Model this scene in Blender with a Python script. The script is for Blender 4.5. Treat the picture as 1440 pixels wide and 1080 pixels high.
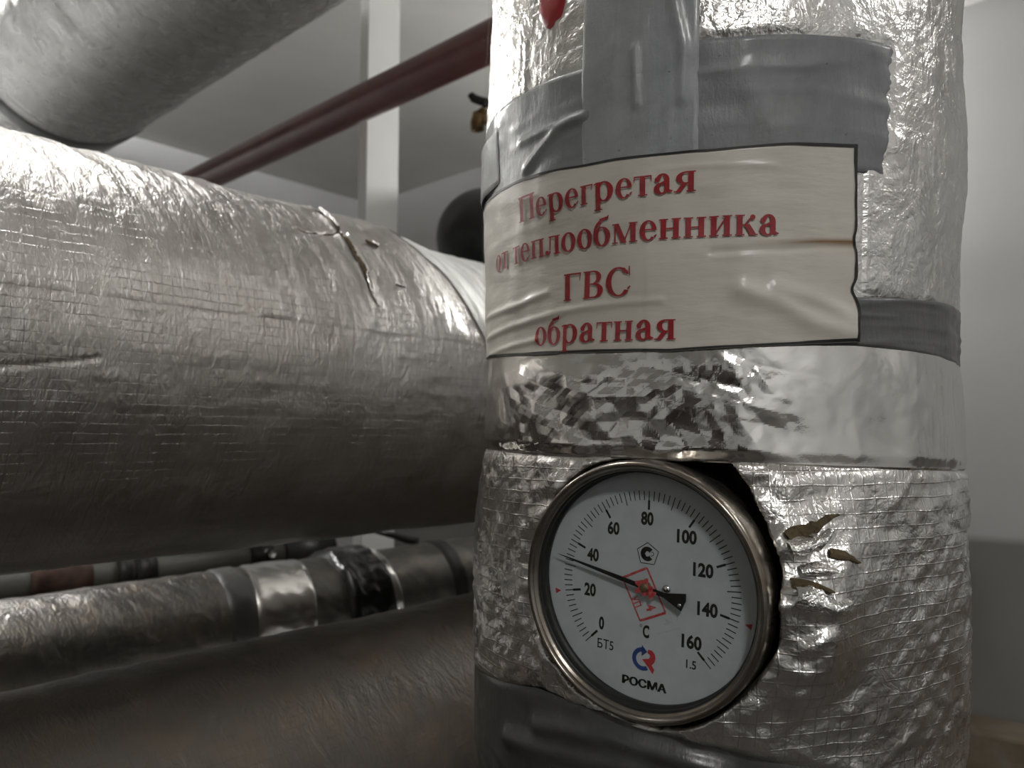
import bpy, bmesh, math, random
import numpy as np
from mathutils import Vector, geometry

for o in list(bpy.data.objects):
    bpy.data.objects.remove(o, do_unlink=True)
SC = bpy.context.scene
COL = SC.collection
CZ = 1.40                       # camera height above the floor
PITCH = math.radians(4.2)
FPX = 1080.0                    # focal length in pixels of the 1440x1080 frame
PHI = math.radians(41.9)        # heading of the horizontal pipes

# ------------------------------------------------------------------ camera
cam = bpy.data.cameras.new('camera')
cam.sensor_width = 36.0
cam.lens = 36.0 * FPX / 1440.0
cam.clip_start = 0.01
cam.dof.use_dof = True
cam.dof.focus_distance = 0.335
cam.dof.aperture_fstop = 14.0
cam_ob = bpy.data.objects.new('camera', cam)
cam_ob.location = (0, 0, CZ)
cam_ob.rotation_euler = (math.pi / 2 + PITCH, 0, 0)
COL.objects.link(cam_ob)
SC.camera = cam_ob
# ------------------------------------------------------------------ world, exposure
world = bpy.data.worlds.new('world')
SC.world = world
world.use_nodes = True
world.node_tree.nodes['Background'].inputs[0].default_value = (0.5, 0.5, 0.5, 1)
world.node_tree.nodes['Background'].inputs[1].default_value = 0.02
vs = SC.view_settings
vs.view_transform = 'Standard'
vs.look = 'None'
vs.gamma = 1.0
vs.use_curve_mapping = False
vs.exposure = 0.9
LAMP_A = 21.0                   # ceiling lamp over the big pipe
LAMP_B = 48.0                   # lamp on the end wall
FILL_C = 42.0                   # added fill lamp, unseen behind the camera
FILL_D = 115.0                  # added lamp out of view, brightens the back wall
FILL_E = 22.0                   # added lamp out of view, fills the upright pipe's right side

# ------------------------------------------------------------------ frames
DV = np.array([math.sin(PHI), math.cos(PHI), 0.0])     # along the horizontal pipes
NV = np.array([-math.cos(PHI), math.sin(PHI), 0.0])    # towards the back wall
UP = np.array([0.0, 0.0, 1.0])
CAM = np.array([0.0, 0.0, CZ])

def dnz(d, n, z):
    """room point from pipe-heading coordinates; z measured from the camera height"""
    return CAM + d * DV + n * NV + z * UP

def ray(u, v):
    x = (u - 720.0) / FPX
    zc = (540.0 - v) / FPX
    return np.array([x, math.cos(PITCH) - zc * math.sin(PITCH), zc * math.cos(PITCH) + math.sin(PITCH)])

# ------------------------------------------------------------------ noise
def _hash(ix, iy, seed):
    h = (ix.astype(np.int64) * 374761393 + iy.astype(np.int64) * 668265263 + seed * 974711) & 0x7fffffff
    h = ((h ^ (h >> 13)) * 1274126177) & 0x7fffffff
    h = (h ^ (h >> 16)) & 0xffffff
    return h / float(0xffffff)

def vnoise(x, y, seed=0):
    x, y = np.broadcast_arrays(np.asarray(x, float), np.asarray(y, float))
    ix = np.floor(x); iy = np.floor(y)
    fx = x - ix; fy = y - iy
    fx = fx * fx * fx * (fx * (fx * 6 - 15) + 10); fy = fy * fy * fy * (fy * (fy * 6 - 15) + 10)
    a = _hash(ix, iy, seed); b = _hash(ix + 1, iy, seed)
    c = _hash(ix, iy + 1, seed); d = _hash(ix + 1, iy + 1, seed)
    return (a * (1 - fx) + b * fx) * (1 - fy) + (c * (1 - fx) + d * fx) * fy

def fbm(x, y, seed=0, o=4):
    s = 0; a = .5; t = 0
    for k in range(o):
        s = s + a * vnoise(x * 2 ** k, y * 2 ** k, seed + k * 17); t += a; a *= .5
    return s / t

def ridged(x, y, seed=0, o=3):
    s = 0; a = .5; t = 0
    for k in range(o):
        s = s + a * (1 - np.abs(2 * vnoise(x * 2 ** k, y * 2 ** k, seed + k * 31) - 1)); t += a; a *= .5
    return s / t

def worley(x, y, seed=0):
    """F1 and F2 distances of a jittered cell pattern"""
    x, y = np.broadcast_arrays(np.asarray(x, float), np.asarray(y, float))
    ix = np.floor(x); iy = np.floor(y)
    f1 = np.full(x.shape, 9.0); f2 = np.full(x.shape, 9.0)
    for dx in (-1, 0, 1):
        for dy in (-1, 0, 1):
            cx = ix + dx; cy = iy + dy
            px = cx + _hash(cx, cy, seed); py = cy + _hash(cx, cy, seed + 5)
            d = np.hypot(px - x, py - y)
            f2 = np.minimum(np.maximum(d, f1), f2); f1 = np.minimum(f1, d)
    return f1, f2

def tin(x, y, seed=0):
    """random heights on a triangle lattice, joined by flat facets"""
    x, y = np.broadcast_arrays(np.asarray(x, float), np.asarray(y, float))
    k = (x + y) * .366; xs = x + k; ys = y + k
    i = np.floor(xs); j = np.floor(ys); fx = xs - i; fy = ys - j
    h00 = _hash(i, j, seed); h11 = _hash(i + 1, j + 1, seed)
    hm = np.where(fx > fy, _hash(i + 1, j, seed), _hash(i, j + 1, seed))
    hi = np.maximum(fx, fy); lo = np.minimum(fx, fy)
    return h00 * (1 - hi) + hm * (hi - lo) + h11 * lo

def sstep(a, b, x):
    t = np.clip((x - a) / (b - a), 0, 1)
    return t * t * (3 - 2 * t)

def seg_dist(x, y, poly):
    """distance to a polyline"""
    best = np.full(np.broadcast(x, y).shape, 9.0)
    for (x0, y0), (x1, y1) in zip(poly[:-1], poly[1:]):
        dx, dy = x1 - x0, y1 - y0
        t = np.clip(((x - x0) * dx + (y - y0) * dy) / (dx * dx + dy * dy + 1e-12), 0, 1)
        best = np.minimum(best, np.hypot(x - x0 - t * dx, y - y0 - t * dy))
    return best

# ------------------------------------------------------------------ materials
def new_mat(name):
    m = bpy.data.materials.new(name)
    m.use_nodes = True
    nt = m.node_tree
    return m, nt, nt.nodes['Principled BSDF']

class NB:
    """small node builder"""
    def __init__(self, nt): self.nt = nt
    def n(self, t, **kw):
        nd = self.nt.nodes.new(t)
        for k, v in kw.items(): setattr(nd, k, v)
        return nd
    def l(self, a, b): self.nt.links.new(a, b)
    def val(self, sock, v):
        if hasattr(v, 'is_output') or hasattr(v, 'links'): self.l(v, sock)
        else: sock.default_value = v
    def math(self, op, a, b=None, c=None):
        nd = self.n('ShaderNodeMath', operation=op)
        self.val(nd.inputs[0], a)
        if b is not None: self.val(nd.inputs[1], b)
        if c is not None: self.val(nd.inputs[2], c)
        return nd.outputs[0]
    def noise(self, vec, scale, detail=3, rough=.5, dist=0.0):
        nd = self.n('ShaderNodeTexNoise')
        self.l(vec, nd.inputs['Vector'])
        nd.inputs['Scale'].default_value = scale; nd.inputs['Detail'].default_value = detail
        nd.inputs['Roughness'].default_value = rough; nd.inputs['Distortion'].default_value = dist
        return nd.outputs[0]
    def vor(self, vec, scale, feature='F1', rnd=1.0):
        nd = self.n('ShaderNodeTexVoronoi', feature=feature)
        self.l(vec, nd.inputs['Vector']); nd.inputs['Scale'].default_value = scale
        nd.inputs['Randomness'].default_value = rnd
        return nd.outputs['Distance']
    def map(self, v, a, b, c=0.0, d=1.0, smooth=False):
        nd = self.n('ShaderNodeMapRange')
        if smooth: nd.interpolation_type = 'SMOOTHSTEP'
        self.l(v, nd.inputs[0])
        for i, x in enumerate((a, b, c, d)): nd.inputs[1 + i].default_value = x
        return nd.outputs[0]
    def mix(self, f, a, b):
        nd = self.n('ShaderNodeMix', data_type='RGBA')
        self.val(nd.inputs[0], f); self.val(nd.inputs[6], a); self.val(nd.inputs[7], b)
        return nd.outputs[2]
    def mapping(self, vec, scale=(1, 1, 1), rot=0.0):
        nd = self.n('ShaderNodeMapping')
        self.l(vec, nd.inputs[0]); nd.inputs['Scale'].default_value = scale
        nd.inputs['Rotation'].default_value = (0, 0, rot)
        return nd.outputs[0]
    def bump(self, h, dist, strength=1.0, prev=None):
        nd = self.n('ShaderNodeBump')
        self.l(h, nd.inputs['Height']); nd.inputs['Distance'].default_value = dist
        nd.inputs['Strength'].default_value = strength
        if prev is not None: self.l(prev, nd.inputs['Normal'])
        return nd.outputs[0]

def uvnode(b):
    return b.n('ShaderNodeUVMap', uv_map='UVMap').outputs[0]

def c4(c): return (c[0], c[1], c[2], 1.0)

def foil_mat(name, color, rough, grid=0.0055, gridamt=.5, cr_scale=140, cr_amt=.0006, stretch=(1, 1),
             fine=.00012, dirt=.25, dirtcol=(.30, .25, .18), coat=0.0, metallic=1.0, rot=0.0, grid_below=None):
    m, nt, p = new_mat(name)
    b = NB(nt)
    uv = uvnode(b)
    wv = b.n('ShaderNodeVectorMath', operation='MULTIPLY_ADD')
    nn = b.n('ShaderNodeTexNoise'); b.l(uv, nn.inputs['Vector']); nn.inputs['Scale'].default_value = 45
    b.l(nn.outputs['Color'], wv.inputs[0]); wv.inputs[1].default_value = (.0022, .0022, 0); b.l(uv, wv.inputs[2])
    sep = b.n('ShaderNodeSeparateXYZ'); b.l(wv.outputs[0], sep.inputs[0])
    lines = []
    for k in (0, 1):
        tri = b.math('PINGPONG', sep.outputs[k], grid / 2)
        lines.append(b.map(tri, 0.0, .00042, 1.0, 0.0, True))
    g = b.math('MAXIMUM', lines[0], lines[1])
    brk = b.map(b.noise(uv, 38, 3, .6), .38, .62, 0.15, 1.0)
    g = b.math('MULTIPLY', g, brk)
    if grid_below is not None:
        s2 = b.n('ShaderNodeSeparateXYZ'); b.l(uv, s2.inputs[0])
        g = b.math('MULTIPLY', g, b.map(s2.outputs[1], grid_below, grid_below + .02, 1.0, .22))
    ms = b.mapping(wv.outputs[0], (stretch[0], stretch[1], 1), rot)
    cr2 = b.noise(ms, cr_scale * .55, 4, .62, .6)
    fn = b.noise(uv, 900, 2, .6)
    cr2 = b.math('ABSOLUTE', b.math('SUBTRACT', cr2, .5))
    cr3 = b.math('ABSOLUTE', b.math('SUBTRACT', b.noise(ms, cr_scale * 1.9, 3, .5, .3), .5))
    nb = b.bump(cr2, cr_amt * 4.0)
    nb = b.bump(cr3, cr_amt * 1.6, 1.0, nb)
    nb = b.bump(fn, fine, 1.0, nb)
    if gridamt > 0:
        nb = b.bump(g, .00022, gridamt, nb)
    b.l(nb, p.inputs['Normal'])
    df = b.map(b.noise(uv, 22, 6, .65), .46, .74, 0.0, dirt)
    colr = b.mix(df, c4(color), c4(dirtcol))
    spots = b.map(b.noise(uv, 330, 2, .5), .70, .78, 0.0, .5 * min(1, dirt * 3))
    colr = b.mix(spots, colr, c4((.12, .10, .08)))
    gd = b.math('MULTIPLY', g, .45 * gridamt)
    colr = b.mix(gd, colr, c4((color[0] * .25, color[1] * .24, color[2] * .22)))
    b.l(colr, p.inputs['Base Color'])
    p.inputs['Metallic'].default_value = metallic
    rr = b.map(b.noise(uv, 35, 4), .3, .7, rough - .06, rough + .08)
    b.l(rr, p.inputs['Roughness'])
    p.inputs['Coat Weight'].default_value = coat
    p.inputs['Coat Roughness'].default_value = .12
    return m

def simple_mat(name, color, rough=.5, metallic=0.0, noise_amt=.12, noise_scale=40, bump=0.0, bump_scale=200, coat=0.0,
               col2=None, spec=.5, use_uv=False, stretch=(1, 1, 1)):
    m, nt, p = new_mat(name)
    b = NB(nt)
    vec = uvnode(b) if use_uv else b.n('ShaderNodeTexCoord').outputs['Object']
    vec = b.mapping(vec, stretch)
    f = b.map(b.noise(vec, noise_scale, 5, .6), .35, .7, 0, 1)
    c2 = col2 if col2 else tuple(max(0, x * (1 - noise_amt * 2)) for x in color)
    b.l(b.mix(f, c4(color), c4(c2)), p.inputs['Base Color'])
    p.inputs['Roughness'].default_value = rough
    p.inputs['Metallic'].default_value = metallic
    p.inputs['Coat Weight'].default_value = coat
    p.inputs['Specular IOR Level'].default_value = spec
    if bump:
        b.l(b.bump(b.noise(vec, bump_scale, 5, .6), bump), p.inputs['Normal'])
    return m

def emis_mat(name, color, strength):
    m, nt, p = new_mat(name)
    p.inputs['Base Color'].default_value = c4((.8, .8, .8))
    p.inputs['Emission Color'].default_value = c4(color)
    p.inputs['Emission Strength'].default_value = strength
    return m

def clear_mat(name, rough=.06, refl=1.0, bump=None):
    m = bpy.data.materials.new(name); m.use_nodes = True
    nt = m.node_tree; nt.nodes.clear(); b = NB(nt)
    out = b.n('ShaderNodeOutputMaterial')
    tr = b.n('ShaderNodeBsdfTransparent'); gl = b.n('ShaderNodeBsdfGlossy')
    tr.inputs[0].default_value = (.985, .985, .975, 1)
    gl.inputs['Roughness'].default_value = rough
    if bump:
        uv = uvnode(b)
        v = b.mapping(uv, (bump[1], bump[2], 1))
        nb = b.bump(b.noise(v, bump[0], 4, .6, .4), bump[3])
        b.l(nb, gl.inputs['Normal'])
    mx = b.n('ShaderNodeMixShader')
    mx.inputs[0].default_value = refl
    b.l(tr.outputs[0], mx.inputs[1]); b.l(gl.outputs[0], mx.inputs[2])
    b.l(mx.outputs[0], out.inputs[0])
    return m

def tape_mat(name, color, rough, coat=0.0):
    m, nt, p = new_mat(name); b = NB(nt)
    uv = uvnode(b)
    f = b.map(b.noise(uv, 55, 6, .68), .4, .68, 0, .55)
    colr = b.mix(f, c4(color), c4(tuple(x * .62 for x in color)))
    f2 = b.map(b.noise(b.mapping(uv, (1, 1, 1)), 420, 3, .5), .68, .76, 0, .55)
    colr = b.mix(f2, colr, c4((.05, .047, .042)))
    f3 = b.map(b.noise(uv, 14, 4, .6), .52, .75, 0, .35)
    colr = b.mix(f3, colr, c4((color[0] * 1.15, color[1] * 1.12, color[2] * 1.02)))
    b.l(colr, p.inputs['Base Color'])
    b.l(b.map(b.noise(uv, 90, 4), .3, .7, rough - .07, rough + .12), p.inputs['Roughness'])
    p.inputs['Coat Weight'].default_value = coat; p.inputs['Coat Roughness'].default_value = .15
    nb = b.bump(b.noise(b.mapping(uv, (3.5, 1, 1)), 130, 4, .6, .5), .00022)
    nb = b.bump(b.noise(uv, 1100, 2, .5), .00005, 1, nb)
    b.l(nb, p.inputs['Normal'])
    return m

M = {}
M['foil_v'] = foil_mat('foil_scrim_near', (.82, .80, .77), .30, .0056, .8, 130, .00040, (1, .8), .00005, .26, grid_below=.0)
M['foil_big'] = foil_mat('foil_scrim_big', (.60, .58, .555), .36, .0072, 1.0, 95, .0006, (1.6, .5), .0001, .30)
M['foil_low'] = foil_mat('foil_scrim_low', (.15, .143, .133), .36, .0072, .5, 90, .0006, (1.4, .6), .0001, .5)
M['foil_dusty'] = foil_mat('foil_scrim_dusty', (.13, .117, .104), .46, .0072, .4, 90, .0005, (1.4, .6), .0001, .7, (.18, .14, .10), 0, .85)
M['foil_duct'] = foil_mat('foil_scrim_duct', (.52, .515, .495), .24, .0072, .2, 60, .0010, (5.5, .35), .0001, .2)
M['foil_tape'] = foil_mat('foil_tape_bright', (.83, .81, .78), .13, .0056, 0.0, 50, .00012, (1, 1), .00003, .10)
M['foil_flap'] = foil_mat('foil_torn_edge', (.80, .79, .76), .22, .0056, 0.0, 200, .0006, (1, 1), .0001, .2)
M['foil_highlight'] = foil_mat('foil_highlight', (.88, .88, .86), .50, .0072, .15, 80, .0004, (1, .5), .0001, .12, metallic=.55)  # paler foil colour, paints the bright reflection where the thick pipe bends
M['tape_grey'] = tape_mat('duct_tape_grey', (.235, .245, .25), .42, .15)
M['tape_light'] = tape_mat('duct_tape_light', (.36, .375, .385), .36, .2)
M['tape_dark'] = tape_mat('duct_tape_dark', (.075, .076, .072), .34, .15)
M['tape_mid'] = tape_mat('duct_tape_mid', (.12, .122, .12), .4, .15)
M['film'] = clear_mat('clear_packing_film', .09, .035, (260, 1.0, .10, .00016))
M['glass'] = clear_mat('gauge_glass', .02, .03)
M['red_paint'] = simple_mat('red_paint_mark', (.42, .012, .018), .3, 0, .2, 200, .0001, 400)
M['red_ink'] = simple_mat('red_print_ink', (.40, .016, .022), .5, 0, .18, 300)
M['black_ink'] = simple_mat('black_print_ink', (.016, .015, .014), .5, 0, .1, 300)
M['insul'] = simple_mat('brown_insulation', (.13, .095, .045), .9, 0, .3, 300, .001, 500, col2=(.05, .035, .02))
M['dark_hole'] = simple_mat('dark_cavity', (.022, .02, .017), .7, 0, .2, 200)
M['steel'] = simple_mat('brushed_steel_bezel', (.36, .335, .30), .26, 1.0, .16, 90, .00006, 500, col2=(.24, .20, .155))
M['steel_case'] = simple_mat('steel_case', (.42, .39, .35), .38, 1.0, .2, 60, .0001, 300, col2=(.20, .15, .10))
M['rubber'] = simple_mat('black_gasket', (.014, .014, .014), .45, 0, .1, 100)
M['dial'] = simple_mat('white_dial', (.56, .60, .63), .45, 0, .03, 120, col2=(.50, .535, .56))
M['blue_ink'] = simple_mat('blue_print_ink', (.030, .075, .27), .5, 0, .1, 300)
M['logo_red'] = simple_mat('logo_red_ink', (.56, .045, .055), .5, 0, .1, 300)
M['stamp_ink'] = simple_mat('stamp_red_ink', (.50, .03, .035), .5, 0, .3, 700, col2=(.58, .18, .17))
M['ghost_ink'] = simple_mat('faded_stamp_ink', (.46, .46, .50), .5, 0, .2, 700, col2=(.54, .58, .61))
M['needle'] = simple_mat('black_needle', (.012, .012, .012), .4, 0, .1, 200)
M['brass_dull'] = simple_mat('dull_hub_metal', (.30, .22, .13), .5, .6, .2, 600)
M['chrome'] = simple_mat('chrome_screw', (.8, .8, .8), .12, 1.0, .02, 50)
M['wall'] = simple_mat('painted_wall', (.76, .77, .78), .75, 0, .05, 3, .0004, 60)
M['ceiling'] = simple_mat('painted_ceiling', (.76, .75, .715), .85, 0, .05, 3, .0004, 60)
M['white_paint'] = simple_mat('white_paint', (.66, .66, .635), .55, 0, .04, 6)
M['floor'] = simple_mat('concrete_floor', (.11, .10, .09), .8, 0, .2, 5, .001, 30)
M['ledge'] = simple_mat('stained_concrete', (.30, .26, .20), .85, 0, .25, 9, .001, 60, col2=(.16, .095, .045))
M['red_pipe'] = simple_mat('red_oxide_paint', (.155, .060, .056), .32, 0, .15, 14, .0002, 120)
M['black_rubber'] = simple_mat('black_rubber_foam', (.012, .012, .014), .38, 0, .2, 10, .0003, 90)
M['bitumen'] = simple_mat('glossy_black_wrap', (.010, .010, .011), .16, 0, .2, 20, .0012, 70)
M['strap'] = simple_mat('black_strap', (.014, .013, .012), .5, 0, .1, 40)
M['olive'] = simple_mat('olive_grey_paint', (.085, .085, .072), .5, 0, .15, 20)
M['rust'] = simple_mat('rusty_iron', (.075, .038, .026), .75, .3, .3, 50, .0006, 200)
M['dark_iron'] = simple_mat('dark_iron', (.03, .03, .028), .5, .5, .2, 50)
M['brass'] = simple_mat('aged_brass', (.28, .19, .09), .4, .9, .2, 60)
M['added_dark_door'] = simple_mat('added_brown_door', (.045, .034, .028), .5, 0, .1, 4)
M['lamp_base'] = simple_mat('lamp_base_white', (.7, .7, .68), .5)

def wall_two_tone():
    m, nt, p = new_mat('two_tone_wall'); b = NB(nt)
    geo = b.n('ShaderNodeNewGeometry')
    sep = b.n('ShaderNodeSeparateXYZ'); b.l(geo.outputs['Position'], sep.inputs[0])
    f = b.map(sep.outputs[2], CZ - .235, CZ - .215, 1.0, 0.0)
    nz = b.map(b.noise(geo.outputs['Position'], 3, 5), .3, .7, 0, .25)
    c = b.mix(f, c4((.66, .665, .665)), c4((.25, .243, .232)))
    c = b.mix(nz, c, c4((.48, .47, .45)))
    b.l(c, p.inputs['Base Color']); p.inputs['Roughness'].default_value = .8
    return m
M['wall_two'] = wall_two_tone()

def paper_mat():
    m, nt, p = new_mat('label_paper'); b = NB(nt)
    uv = uvnode(b)
    f = b.map(b.noise(b.mapping(uv, (.5, 1.6, 1)), 26, 5, .6), .35, .72, 0, 1)
    c = b.mix(f, c4((.72, .675, .60)), c4((.64, .595, .52)))
    f2 = b.map(b.noise(b.mapping(uv, (.35, 1.5, 1)), 60, 4, .6), .55, .75, 0, .45)
    c = b.mix(f2, c, c4((.50, .455, .37)))
    at = b.n('ShaderNodeAttribute', attribute_name='stain')
    c = b.mix(at.outputs['Fac'], c, c4((.24, .12, .03)))
    b.l(c, p.inputs['Base Color'])
    p.inputs['Roughness'].default_value = .5
    p.inputs['Coat Weight'].default_value = .25; p.inputs['Coat Roughness'].default_value = .2
    nb = b.bump(b.noise(b.mapping(uv, (.3, 1.2, 1)), 160, 4, .6), .00025)
    b.l(nb, p.inputs['Normal'])
    return m
M['paper'] = paper_mat()

# ------------------------------------------------------------------ object helpers
def wloc(o):
    v = np.zeros(3)
    while o is not None:
        v += np.array(o.location); o = o.parent
    return v

def mesh_obj(name, V, faces, mats, parent=None, uv=None, smooth=True, mat_idx=None, attr=None):
    V = np.asarray(V, float).reshape(-1, 3)
    off = wloc(parent) if parent is not None else np.zeros(3)
    me = bpy.data.meshes.new(name)
    me.vertices.add(len(V))
    me.vertices.foreach_set('co', (V - off).astype(np.float32).ravel())
    if isinstance(faces, np.ndarray):
        nf, k = faces.shape
        me.loops.add(nf * k); me.polygons.add(nf)
        me.loops.foreach_set('vertex_index', faces.astype(np.int32).ravel())
        me.polygons.foreach_set('loop_start', (np.arange(nf) * k).astype(np.int32))
        li = faces.ravel()
    else:
        li = [i for f in faces for i in f]
        me.loops.add(len(li)); me.polygons.add(len(faces))
        me.loops.foreach_set('vertex_index', np.array(li, np.int32))
        st = np.cumsum([0] + [len(f) for f in faces[:-1]])
        me.polygons.foreach_set('loop_start', st.astype(np.int32))
        li = np.array(li)
    if uv is not None:
        ul = me.uv_layers.new(name='UVMap')
        ul.data.foreach_set('uv', np.asarray(uv, np.float32).reshape(-1, 2)[li].ravel())
    if not isinstance(mats, (list, tuple)): mats = [mats]
    for m in mats: me.materials.append(M[m])
    if mat_idx is not None:
        me.polygons.foreach_set('material_index', np.asarray(mat_idx, np.int32))
    me.polygons.foreach_set('use_smooth', np.full(len(me.polygons), smooth))
    if attr is not None:
        a = me.attributes.new(attr[0], 'FLOAT', 'POINT')
        a.data.foreach_set('value', np.asarray(attr[1], np.float32).ravel())
    me.update(calc_edges=True); me.validate()
    ob = bpy.data.objects.new(name, me)
    COL.objects.link(ob)
    if parent is not None: ob.parent = parent
    return ob

def grid_faces(nu, nv, wrap_u=False):
    I = np.arange(nu * nv).reshape(nu, nv)
    if wrap_u: I = np.vstack([I, I[:1]])
    return np.stack([I[:-1, :-1], I[1:, :-1], I[1:, 1:], I[:-1, 1:]], -1).reshape(-1, 4)

def grid_obj(name, P, mats, parent=None, uv=None, wrap_u=False, flip=False, **kw):
    nu, nv = P.shape[:2]
    f = grid_faces(nu, nv, wrap_u)
    if flip: f = f[:, ::-1]
    return mesh_obj(name, P, f, mats, parent, uv, **kw)

def thing(name, label, cat, loc, group=None):
    o = bpy.data.objects.new(name, None); COL.objects.link(o)
    o.location = [float(x) for x in loc]
    o.empty_display_size = .05
    return tag(o, label, cat, group)

def tag(o, label, cat, group=None):
    o['label'] = label; o['category'] = cat
    if group: o['group'] = group
    return o

def struct(o):
    o['kind'] = 'structure'
    return o

def box_vf(c, ax, ay, az):
    c, ax, ay, az = [np.asarray(q, float) for q in (c, ax, ay, az)]
    V = [c + sx * ax + sy * ay + sz * az for sz in (-1, 1) for sy in (-1, 1) for sx in (-1, 1)]
    F = [(0, 2, 3, 1), (4, 5, 7, 6), (0, 1, 5, 4), (2, 6, 7, 3), (0, 4, 6, 2), (1, 3, 7, 5)]
    return V, F

def box(name, c, ax, ay, az, mat, parent=None, bevel=0.0):
    V, F = box_vf(c, ax, ay, az)
    ob = mesh_obj(name, V, F, mat, parent, smooth=False)
    if bevel:
        bm = bmesh.new(); bm.from_mesh(ob.data)
        bmesh.ops.bevel(bm, geom=bm.edges[:], offset=bevel, segments=2, affect='EDGES', profile=.5)
        bm.to_mesh(ob.data); bm.free()
    return ob

def perp(a):
    a = np.asarray(a, float); a = a / np.linalg.norm(a)
    t = np.array([0, 0, 1.0]) if abs(a[2]) < .9 else np.array([1.0, 0, 0])
    u = np.cross(t, a); u /= np.linalg.norm(u)
    return a, u, np.cross(a, u)

def lathe(name, c, axis, prof, mat, parent=None, seg=48, e1=None, e2=None, smooth=True, close=False):
    """prof: list of (radius, height) along axis from c"""
    a, u, w = perp(axis)
    if e1 is not None: u, w = np.asarray(e1), np.asarray(e2)
    c = np.asarray(c, float)
    t = np.linspace(0, 2 * math.pi, seg, endpoint=False)
    P = np.stack([np.stack([c + a * h + r * (math.cos(x) * u + math.sin(x) * w) for r, h in prof]) for x in t])
    uv = np.stack(np.meshgrid(t * .05, np.arange(len(prof)) * .01, indexing='ij'), -1)
    ob = grid_obj(name, P, mat, parent, uv, wrap_u=True, smooth=smooth)
    return ob

def tube(name, pts, rad, mat, parent=None, seg=20, caps=True, smooth=True):
    pts = [np.asarray(p, float) for p in pts]
    n = len(pts)
    rads = [rad] * n if np.isscalar(rad) else rad
    rows = []
    prev = None
    for i, p in enumerate(pts):
        t = pts[min(i + 1, n - 1)] - pts[max(i - 1, 0)]
        a, u, w = perp(t)
        if prev is not None:
            u = prev - a * (prev @ a); u /= np.linalg.norm(u); w = np.cross(a, u)
        prev = u
        ang = np.linspace(0, 2 * math.pi, seg, endpoint=False)
        rows.append(p + rads[i] * (np.cos(ang)[:, None] * u + np.sin(ang)[:, None] * w))
    P = np.stack(rows, 1)                                    # seg x n
    V = P.reshape(-1, 3)
    F = [tuple(f) for f in grid_faces(seg, n, True)]
    if caps:
        F.append(tuple(i * n for i in range(seg)))
        F.append(tuple(i * n + n - 1 for i in reversed(range(seg))))
    uv = np.stack(np.meshgrid(np.arange(seg) * .01, np.arange(n) * .02, indexing='ij'), -1)
    return mesh_obj(name, V, F, mat, parent, uv, smooth=smooth)

# ------------------------------------------------------------------ room
def slab(name, pts, thick_dir, mat):
    """flat slab: quad of room points, thickness outwards"""
    p = [np.asarray(q, float) for q in pts]
    td = np.asarray(thick_dir, float)
    V = p + [q + td for q in p]
    F = [(0, 1, 2, 3), (7, 6, 5, 4), (0, 4, 5, 1), (1, 5, 6, 2), (2, 6, 7, 3), (3, 7, 4, 0)]
    return struct(mesh_obj(name, V, F, mat, None, smooth=False))

D0, D1, N0, N1, ZC = -2.0, 2.05, -1.5, 2.68, 1.04
ZF = -CZ
def q4(a, b_, c_, d_): return [dnz(*a), dnz(*b_), dnz(*c_), dnz(*d_)]
slab('floor', q4((D0, N0, ZF), (D1, N0, ZF), (D1, N1, ZF), (D0, N1, ZF)), (0, 0, -.1), 'floor')
slab('ceiling', q4((D0, N0, ZC), (D0, N1, ZC), (D1, N1, ZC), (D1, N0, ZC)), (0, 0, .1), 'ceiling')
slab('wall_back', q4((D0, N1, ZF), (D1, N1, ZF), (D1, N1, ZC), (D0, N1, ZC)), NV * .1, 'wall')
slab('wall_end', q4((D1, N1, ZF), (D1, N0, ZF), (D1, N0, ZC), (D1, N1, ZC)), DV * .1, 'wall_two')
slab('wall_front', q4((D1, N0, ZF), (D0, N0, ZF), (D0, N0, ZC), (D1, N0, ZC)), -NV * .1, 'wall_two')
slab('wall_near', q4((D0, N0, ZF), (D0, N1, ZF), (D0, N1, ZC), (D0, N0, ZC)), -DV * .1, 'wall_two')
# white painted upright board standing behind the pipes
struct(box('trim_1', dnz(1.075, 1.375, (ZC + ZF) / 2), DV * .046, NV * .015, UP * (ZC - ZF) / 2, 'white_paint', None, .002))
# stained ledge along the foot of the end wall
struct(box('trim_2', dnz(D1 - .06, (N0 + N1) / 2, ZF + .39), DV * .06, NV * (N1 - N0) / 2, UP * .39, 'ledge', None, .01))

# dark doorway added unseen behind the camera, for the foil to reflect
added_door = struct(box('added_door_1', dnz(D0 + .02, -.80, ZF + 1.0), DV * .02, NV * .47, UP * 1.0, 'added_dark_door', None, .004))
for nn0, nn1, z0, z1 in ((-1.33, -1.27, ZF, ZF + 2.06), (-.33, -.27, ZF, ZF + 2.06), (-1.33, -.27, ZF + 2.0, ZF + 2.06)):
    box('added_door_frame', dnz(D0 + .03, (nn0 + nn1) / 2, (z0 + z1) / 2), DV * .03, NV * (nn1 - nn0) / 2, UP * (z1 - z0) / 2, 'dark_iron', added_door, .003)
tube('added_door_handle', [dnz(D0 + .04, -.42, ZF + 1.0), dnz(D0 + .09, -.42, ZF + 1.0), dnz(D0 + .09, -.53, ZF + 1.0)], .01, 'chrome', added_door, 10)
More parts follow.
